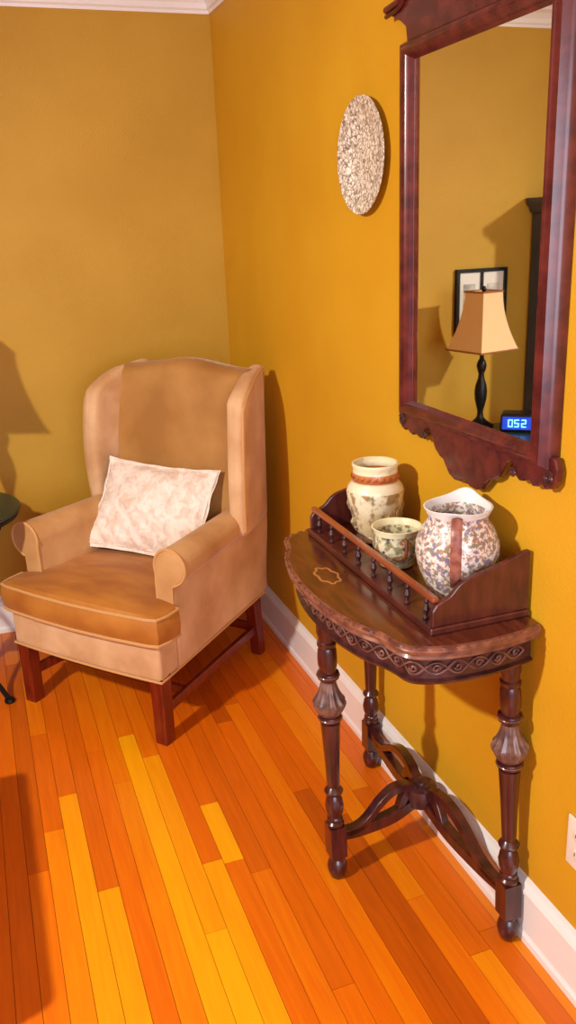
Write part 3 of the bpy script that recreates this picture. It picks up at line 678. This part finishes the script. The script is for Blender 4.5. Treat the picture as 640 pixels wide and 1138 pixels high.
for sy in (1, -1):
    for off, rr_ in ((0.0, 0.008), (0.013, 0.005)):
        pts = spline([mxyz(0.026, sy*(y_), z_-off) for y_, z_ in ((0.384, 2.034), (0.350, 2.036), (0.318, 2.040), (0.296, 2.054), (0.276, 2.082), (0.256, 2.120), (0.228, 2.156), (0.190, 2.182), (0.146, 2.194))], 5)
        bm = N(); tube(bm, pts, rr_, 8); link('crest_moulding', bm, M['frame_wood'], crest)
# small side ears on the upper stiles
for sy in (1, -1):
    pts = [(0.295, 1.955), (0.309, 1.950), (0.313, 1.938), (0.307, 1.926), (0.305, 1.912), (0.311, 1.900), (0.307, 1.885), (0.295, 1.872)]
    bm = N(); prism(bm, pts, lambda y, z: mxyz(0.006, sy*y, z), lambda y, z: mxyz(0.020, sy*y, z)); link('ear', bm, M['frame_wood'], mir, smooth=False, bevel=0.002)

# ------------------------------------------------------------------ decorative plate
mp_ = bpy.data.materials.new('toile_plate_glaze'); mp_.use_nodes = True; nt = mp_.node_tree; b = nt.nodes['Principled BSDF']
b.inputs['Roughness'].default_value = 0.25
tc = nt.nodes.new('ShaderNodeTexCoord')
n1 = nt.nodes.new('ShaderNodeTexNoise'); n1.inputs['Scale'].default_value = 80; n1.inputs['Detail'].default_value = 5; n1.inputs['Distortion'].default_value = 1.5
n2 = nt.nodes.new('ShaderNodeTexVoronoi'); n2.inputs['Scale'].default_value = 60; n2.feature = 'DISTANCE_TO_EDGE'
nt.links.new(tc.outputs['Object'], n1.inputs['Vector']); nt.links.new(tc.outputs['Object'], n2.inputs['Vector'])
r1 = nt.nodes.new('ShaderNodeValToRGB'); r1.color_ramp.elements[0].position = 0.47; r1.color_ramp.elements[0].color = hexc(246, 238, 222); r1.color_ramp.elements[1].position = 0.60; r1.color_ramp.elements[1].color = hexc(158, 138, 126)
r2_ = nt.nodes.new('ShaderNodeValToRGB'); r2_.color_ramp.elements[0].position = 0.05; r2_.color_ramp.elements[0].color = hexc(186, 172, 160); r2_.color_ramp.elements[1].position = 0.12; r2_.color_ramp.elements[1].color = (1, 1, 1, 1)
mx = nt.nodes.new('ShaderNodeMixRGB'); mx.blend_type = 'MULTIPLY'; mx.inputs[0].default_value = 0.8
nt.links.new(n1.outputs['Fac'], r1.inputs[0]); nt.links.new(n2.outputs[0], r2_.inputs[0]); nt.links.new(r1.outputs[0], mx.inputs[1]); nt.links.new(r2_.outputs[0], mx.inputs[2]); nt.links.new(mx.outputs[0], b.inputs['Base Color'])
bm = N()
lathe(bm, [(0.001, 0.006), (0.080, 0.006), (0.092, 0.010), (0.105, 0.017), (0.134, 0.022), (0.140, 0.024), (0.141, 0.022), (0.136, 0.018), (0.106, 0.011), (0.092, 0.003), (0.070, 0.0015), (0.001, 0.0015)], n=64, fn=lambda p: Vector((-p.z, p.y, p.x)))
pl = link('wall_plate', bm, mp_, loc=(WX, -1.335, 1.745))
pl['label'] = 'round cream plate with grey toile pattern hung on the right wall left of the mirror'; pl['category'] = 'plate'

# ------------------------------------------------------------------ outlet
out = root('wall_outlet', (WX, -2.320, 0.368), 'white electrical outlet on the right wall just above the baseboard', 'outlet')
bm = N(); rbox(bm, -0.006, -0.0003, -0.036, 0.036, -0.058, 0.058, 0.003, n=2); link('cover_plate', bm, M['outlet'], out)
for z_ in (0.022, -0.022):
    bm = N(); lathe(bm, [(0.0165, 0), (0.0165, 0.0015), (0.015, 0.0022)], n=20, fn=lambda p, z_=z_: Vector((-0.0058-p.z, p.y, p.x*0.85+z_))); rc = link('receptacle', bm, M['outlet'], out)
    for y_ in (-0.006, 0.006):
        bm = N(); box(bm, -0.0088, -0.0079, y_-0.001, y_+0.001, z_-0.002, z_+0.006); link('slot', bm, M['slot'], rc, smooth=False)
bm = N(); lathe(bm, [(0.003, 0), (0.003, 0.001), (0.002, 0.0015)], n=12, fn=lambda p: Vector((-0.006-p.z, p.y, p.x))); link('screw', bm, M['slot'], out)

# ------------------------------------------------------------------ side table with what stands on it
SX, SY, SZ = -1.19, -0.44, 0.70
st = root('side_table', (SX, SY, 0), 'round glass topped side table with curved iron legs left of the armchair', 'table')
bm = N(); lathe(bm, [(0.001, SZ-0.014), (0.262, SZ-0.014), (0.270, SZ-0.010), (0.272, SZ-0.006), (0.268, SZ-0.001), (0.262, SZ), (0.001, SZ)], n=64); link('glass_top', bm, M['glass_top'], st)
bm = N(); pts = [(0.255*math.cos(2*math.pi*k/48), 0.255*math.sin(2*math.pi*k/48), SZ-0.023) for k in range(48)]; tube(bm, pts, 0.009, 8, closed=True); link('rim_ring', bm, M['iron'], st)
for a_ in (-42, 78, 198):
    a = math.radians(a_); d = Vector((math.cos(a), math.sin(a), 0)); bm = N()
    pts = spline([d*0.255+Vector((0, 0, SZ-0.025)), d*0.225+Vector((0, 0, SZ-0.07)), d*0.14+Vector((0, 0, SZ-0.16)), d*0.07+Vector((0, 0, 0.40)), d*0.06+Vector((0, 0, 0.28)), d*0.11+Vector((0, 0, 0.12)), d*0.165+Vector((0, 0, 0.035)), d*0.185+Vector((0, 0, 0.010))], 6)
    tube(bm, pts, 0.009, 8); l = link('leg', bm, M['iron'], st)
    bm = N(); lathe(bm, [(0.016, 0.0), (0.019, 0.006), (0.016, 0.016), (0.006, 0.022)], (d.x*0.185, d.y*0.185, 0), 14); link('foot', bm, M['iron'], l)
bm = N(); lathe(bm, [(0.050, 0.325), (0.062, 0.330), (0.062, 0.342), (0.050, 0.347)], n=24); link('collar', bm, M['iron'], st)

LX, LY = -1.092, -0.215
lp = root('table_lamp', (LX, LY, SZ), 'dark baluster table lamp with cream bell shade, seen in the mirror', 'lamp')
bm = N(); lathe(bm, [(0.055, 0.0005), (0.060, 0.004), (0.060, 0.012), (0.045, 0.020), (0.030, 0.030), (0.020, 0.042)], n=28); link('base', bm, M['iron'], lp)
bm = N(); lathe(bm, [(0.018, 0.040), (0.014, 0.055), (0.013, 0.075), (0.018, 0.095), (0.026, 0.130), (0.028, 0.160), (0.024, 0.190), (0.014, 0.220), (0.012, 0.240), (0.018, 0.256), (0.022, 0.275), (0.018, 0.292), (0.010, 0.305), (0.008, 0.330), (0.006, 0.40), (0.006, 0.585)], n=20); link('stem', bm, M['iron'], lp)
bm = N(); S_ = []
zb_, zt_ = 0.345, 0.590
for i in range(13):
    t = i/12; hw_ = lerp(0.108, 0.056, 1-(1-t)**1.9); z_ = lerp(zb_, zt_, t); c_ = 0.012
    S_.append([(a*hw_ if abs(a) == 1 else a, b*hw_ if abs(b) == 1 else b, z_) for a, b in ((1, 0), (1, 1), (0, 1), (-1, 1), (-1, 0), (-1, -1), (0, -1), (1, -1))])
    S_[-1] = [(x_ if x_ else 0, y_ if y_ else 0, z_-0.006*(1 if (x_ == 0 or y_ == 0) else 0)*0) for x_, y_, z_ in S_[-1]]
loft(bm, S_, cap=False)
sh = link('lamp_shade', bm, M['shade'], lp, smooth=False, rot=(0, 0, math.radians(-12)))
md = sh.modifiers.new('thick', 'SOLIDIFY'); md.thickness = 0.003
for zz, hw_ in ((zb_, 0.109), (zt_, 0.057)):
    bm = N(); tube(bm, [(hw_, hw_, zz), (-hw_, hw_, zz), (-hw_, -hw_, zz), (hw_, -hw_, zz)], 0.004, 6, closed=True); link('shade_trim', bm, M['shade_trim'], sh)
bm = N(); lathe(bm, [(0.004, 0.585), (0.009, 0.592), (0.011, 0.602), (0.006, 0.612)], n=14); link('finial', bm, M['iron'], lp)

ck = root('clock_radio', (-1.200, -0.350, SZ), 'small dark clock radio with a glowing blue display, seen in the mirror', 'clock', rz=math.radians(38))
bm = N(); rbox(bm, -0.075, 0.075, -0.05, 0.05, 0.001, 0.078, 0.014, lambda p: (p.x, p.y+0.25*(p.z), p.z), n=4); link('case', bm, M['black'], ck)
bm = N(); box(bm, -0.064, 0.064, -0.0525, -0.048, 0.014, 0.066, lambda p: Vector((p.x, p.y+0.25*p.z, p.z))); dsp = link('display', bm, M['blue_led'], ck, smooth=False)
segs = {'5': 'afgcd', '2': 'abged', '0': 'abcdef'}
def digit(bm, ch, x0, z0, w_, h_):
    S7 = {'a': ((0, h_), (w_, h_)), 'b': ((w_, h_), (w_, h_/2)), 'c': ((w_, h_/2), (w_, 0)), 'd': ((0, 0), (w_, 0)), 'e': ((0, 0), (0, h_/2)), 'f': ((0, h_/2), (0, h_)), 'g': ((0, h_/2), (w_, h_/2))}
    for s in segs[ch]:
        (a, b_), (c, d_) = S7[s]; t_ = 0.0018
        xa, xb, za, zb2 = min(a, c)-t_, max(a, c)+t_, min(b_, d_)-t_, max(b_, d_)+t_
        box(bm, x0+xa, x0+xb, -0.0545, -0.0515, z0+za, z0+zb2, lambda p: Vector((p.x, p.y+0.25*p.z, p.z)))
bm = N()
for ch, x0 in (('5', -0.034), ('2', -0.004), ('0', 0.022)): digit(bm, ch, x0, 0.026, 0.016, 0.028)
link('digits', bm, M['led_digit'], dsp, smooth=False)

pic = root('picture_frame', (-1.240, WY, 1.225), 'dark framed picture with white mats on the back wall behind the lamp', 'picture')
fw_, fh_ = 0.132, 0.145
bm = N()
for (a, b_, c, d_) in ((-fw_, fw_, fh_-0.016, fh_), (-fw_, fw_, -fh_, -fh_+0.016), (-fw_, -fw_+0.016, -fh_+0.016, fh_-0.016), (fw_-0.016, fw_, -fh_+0.016, fh_-0.016), (-0.006, 0.006, -fh_+0.016, fh_-0.016)):
    box(bm, a, b_, -0.022, -0.001, c, d_)
link('frame', bm, M['iron'], pic, smooth=False)
bm = N(); box(bm, -fw_+0.01, fw_-0.01, -0.012, -0.004, -fh_+0.01, fh_-0.01); link('mat_board', bm, M['paper'], pic, smooth=False)
for sx in (-1, 1):
    bm = N(); box(bm, sx*0.062-0.030, sx*0.062+0.030, -0.0145, -0.0125, -0.075, 0.078); link('print', bm, mat('grey_print', hexc(150, 146, 148), 0.6, col2=hexc(214, 206, 198), scale=18), pic, smooth=False)

cab = root('tall_cabinet', (-1.80, -0.19, 0), 'tall blue-black cabinet with overhanging cornice, reflected at the right of the mirror', 'cabinet')
bm = N(); box(bm, -0.30, 0.30, -0.22, 0.235, 0.08, 1.60); link('body', bm, M['dark_cab'], cab, smooth=False, bevel=0.004)
bm = N(); prism(bm, [(0, 1.60), (0.012, 1.604), (0.020, 1.625), (0.036, 1.640), (0.040, 1.665), (0, 1.665)], lambda d, z: (0.299+d, -0.219-d, z), lambda d, z: (0.299+d, 0.235, z))
prism(bm, [(0, 1.60), (0.012, 1.604), (0.020, 1.625), (0.036, 1.640), (0.040, 1.665), (0, 1.665)], lambda d, z: (-0.299-d, -0.219-d, z), lambda d, z: (0.299+d, -0.219-d, z))
box(bm, -0.30, 0.30, -0.22, 0.235, 1.60, 1.664); link('cornice', bm, M['dark_cab'], cab, smooth=False)
bm = N(); box(bm, -0.31, 0.31, -0.23, 0.235, 0.0, 0.08); link('plinth', bm, M['dark_cab'], cab, smooth=False, bevel=0.004)
for sx in (-1, 1):
    bm = N(); box(bm, min(sx*0.005, sx*0.285), max(sx*0.005, sx*0.285), -0.238, -0.2205, 0.12, 1.56); dr = link('door', bm, M['dark_cab'], cab, smooth=False, bevel=0.004)
    bm = N(); lathe(bm, [(0.004, 0), (0.005, 0.01), (0.011, 0.016), (0.008, 0.026)], n=14, fn=lambda p: Vector((sx*0.03+p.x, -0.238-p.z, 0.85+p.y))); link('knob', bm, M['gilt'], dr)

# ------------------------------------------------------------------ unseen block added left of the view to cast a shadow across the boards
ot = root('shadow_blocker', (-1.55, -1.65, 0), 'unseen upholstered block added to cast a shadow over the floorboards at the lower left', 'shadow_blocker')
bm = N(); rbox(bm, -0.27, 0.30, -0.38, 0.38, 0.13, 0.40, 0.03, n=5); link('seat', bm, M['velvet_lit'], ot)
for sx in (-1, 1):
    for sy in (-1, 1):
        bm = N(); lathe(bm, [(0.014, 0.0), (0.020, 0.02), (0.026, 0.10), (0.030, 0.135)], (0.015+sx*0.24, sy*0.33, 0), 16); link('leg', bm, M['leg_wood'], ot)
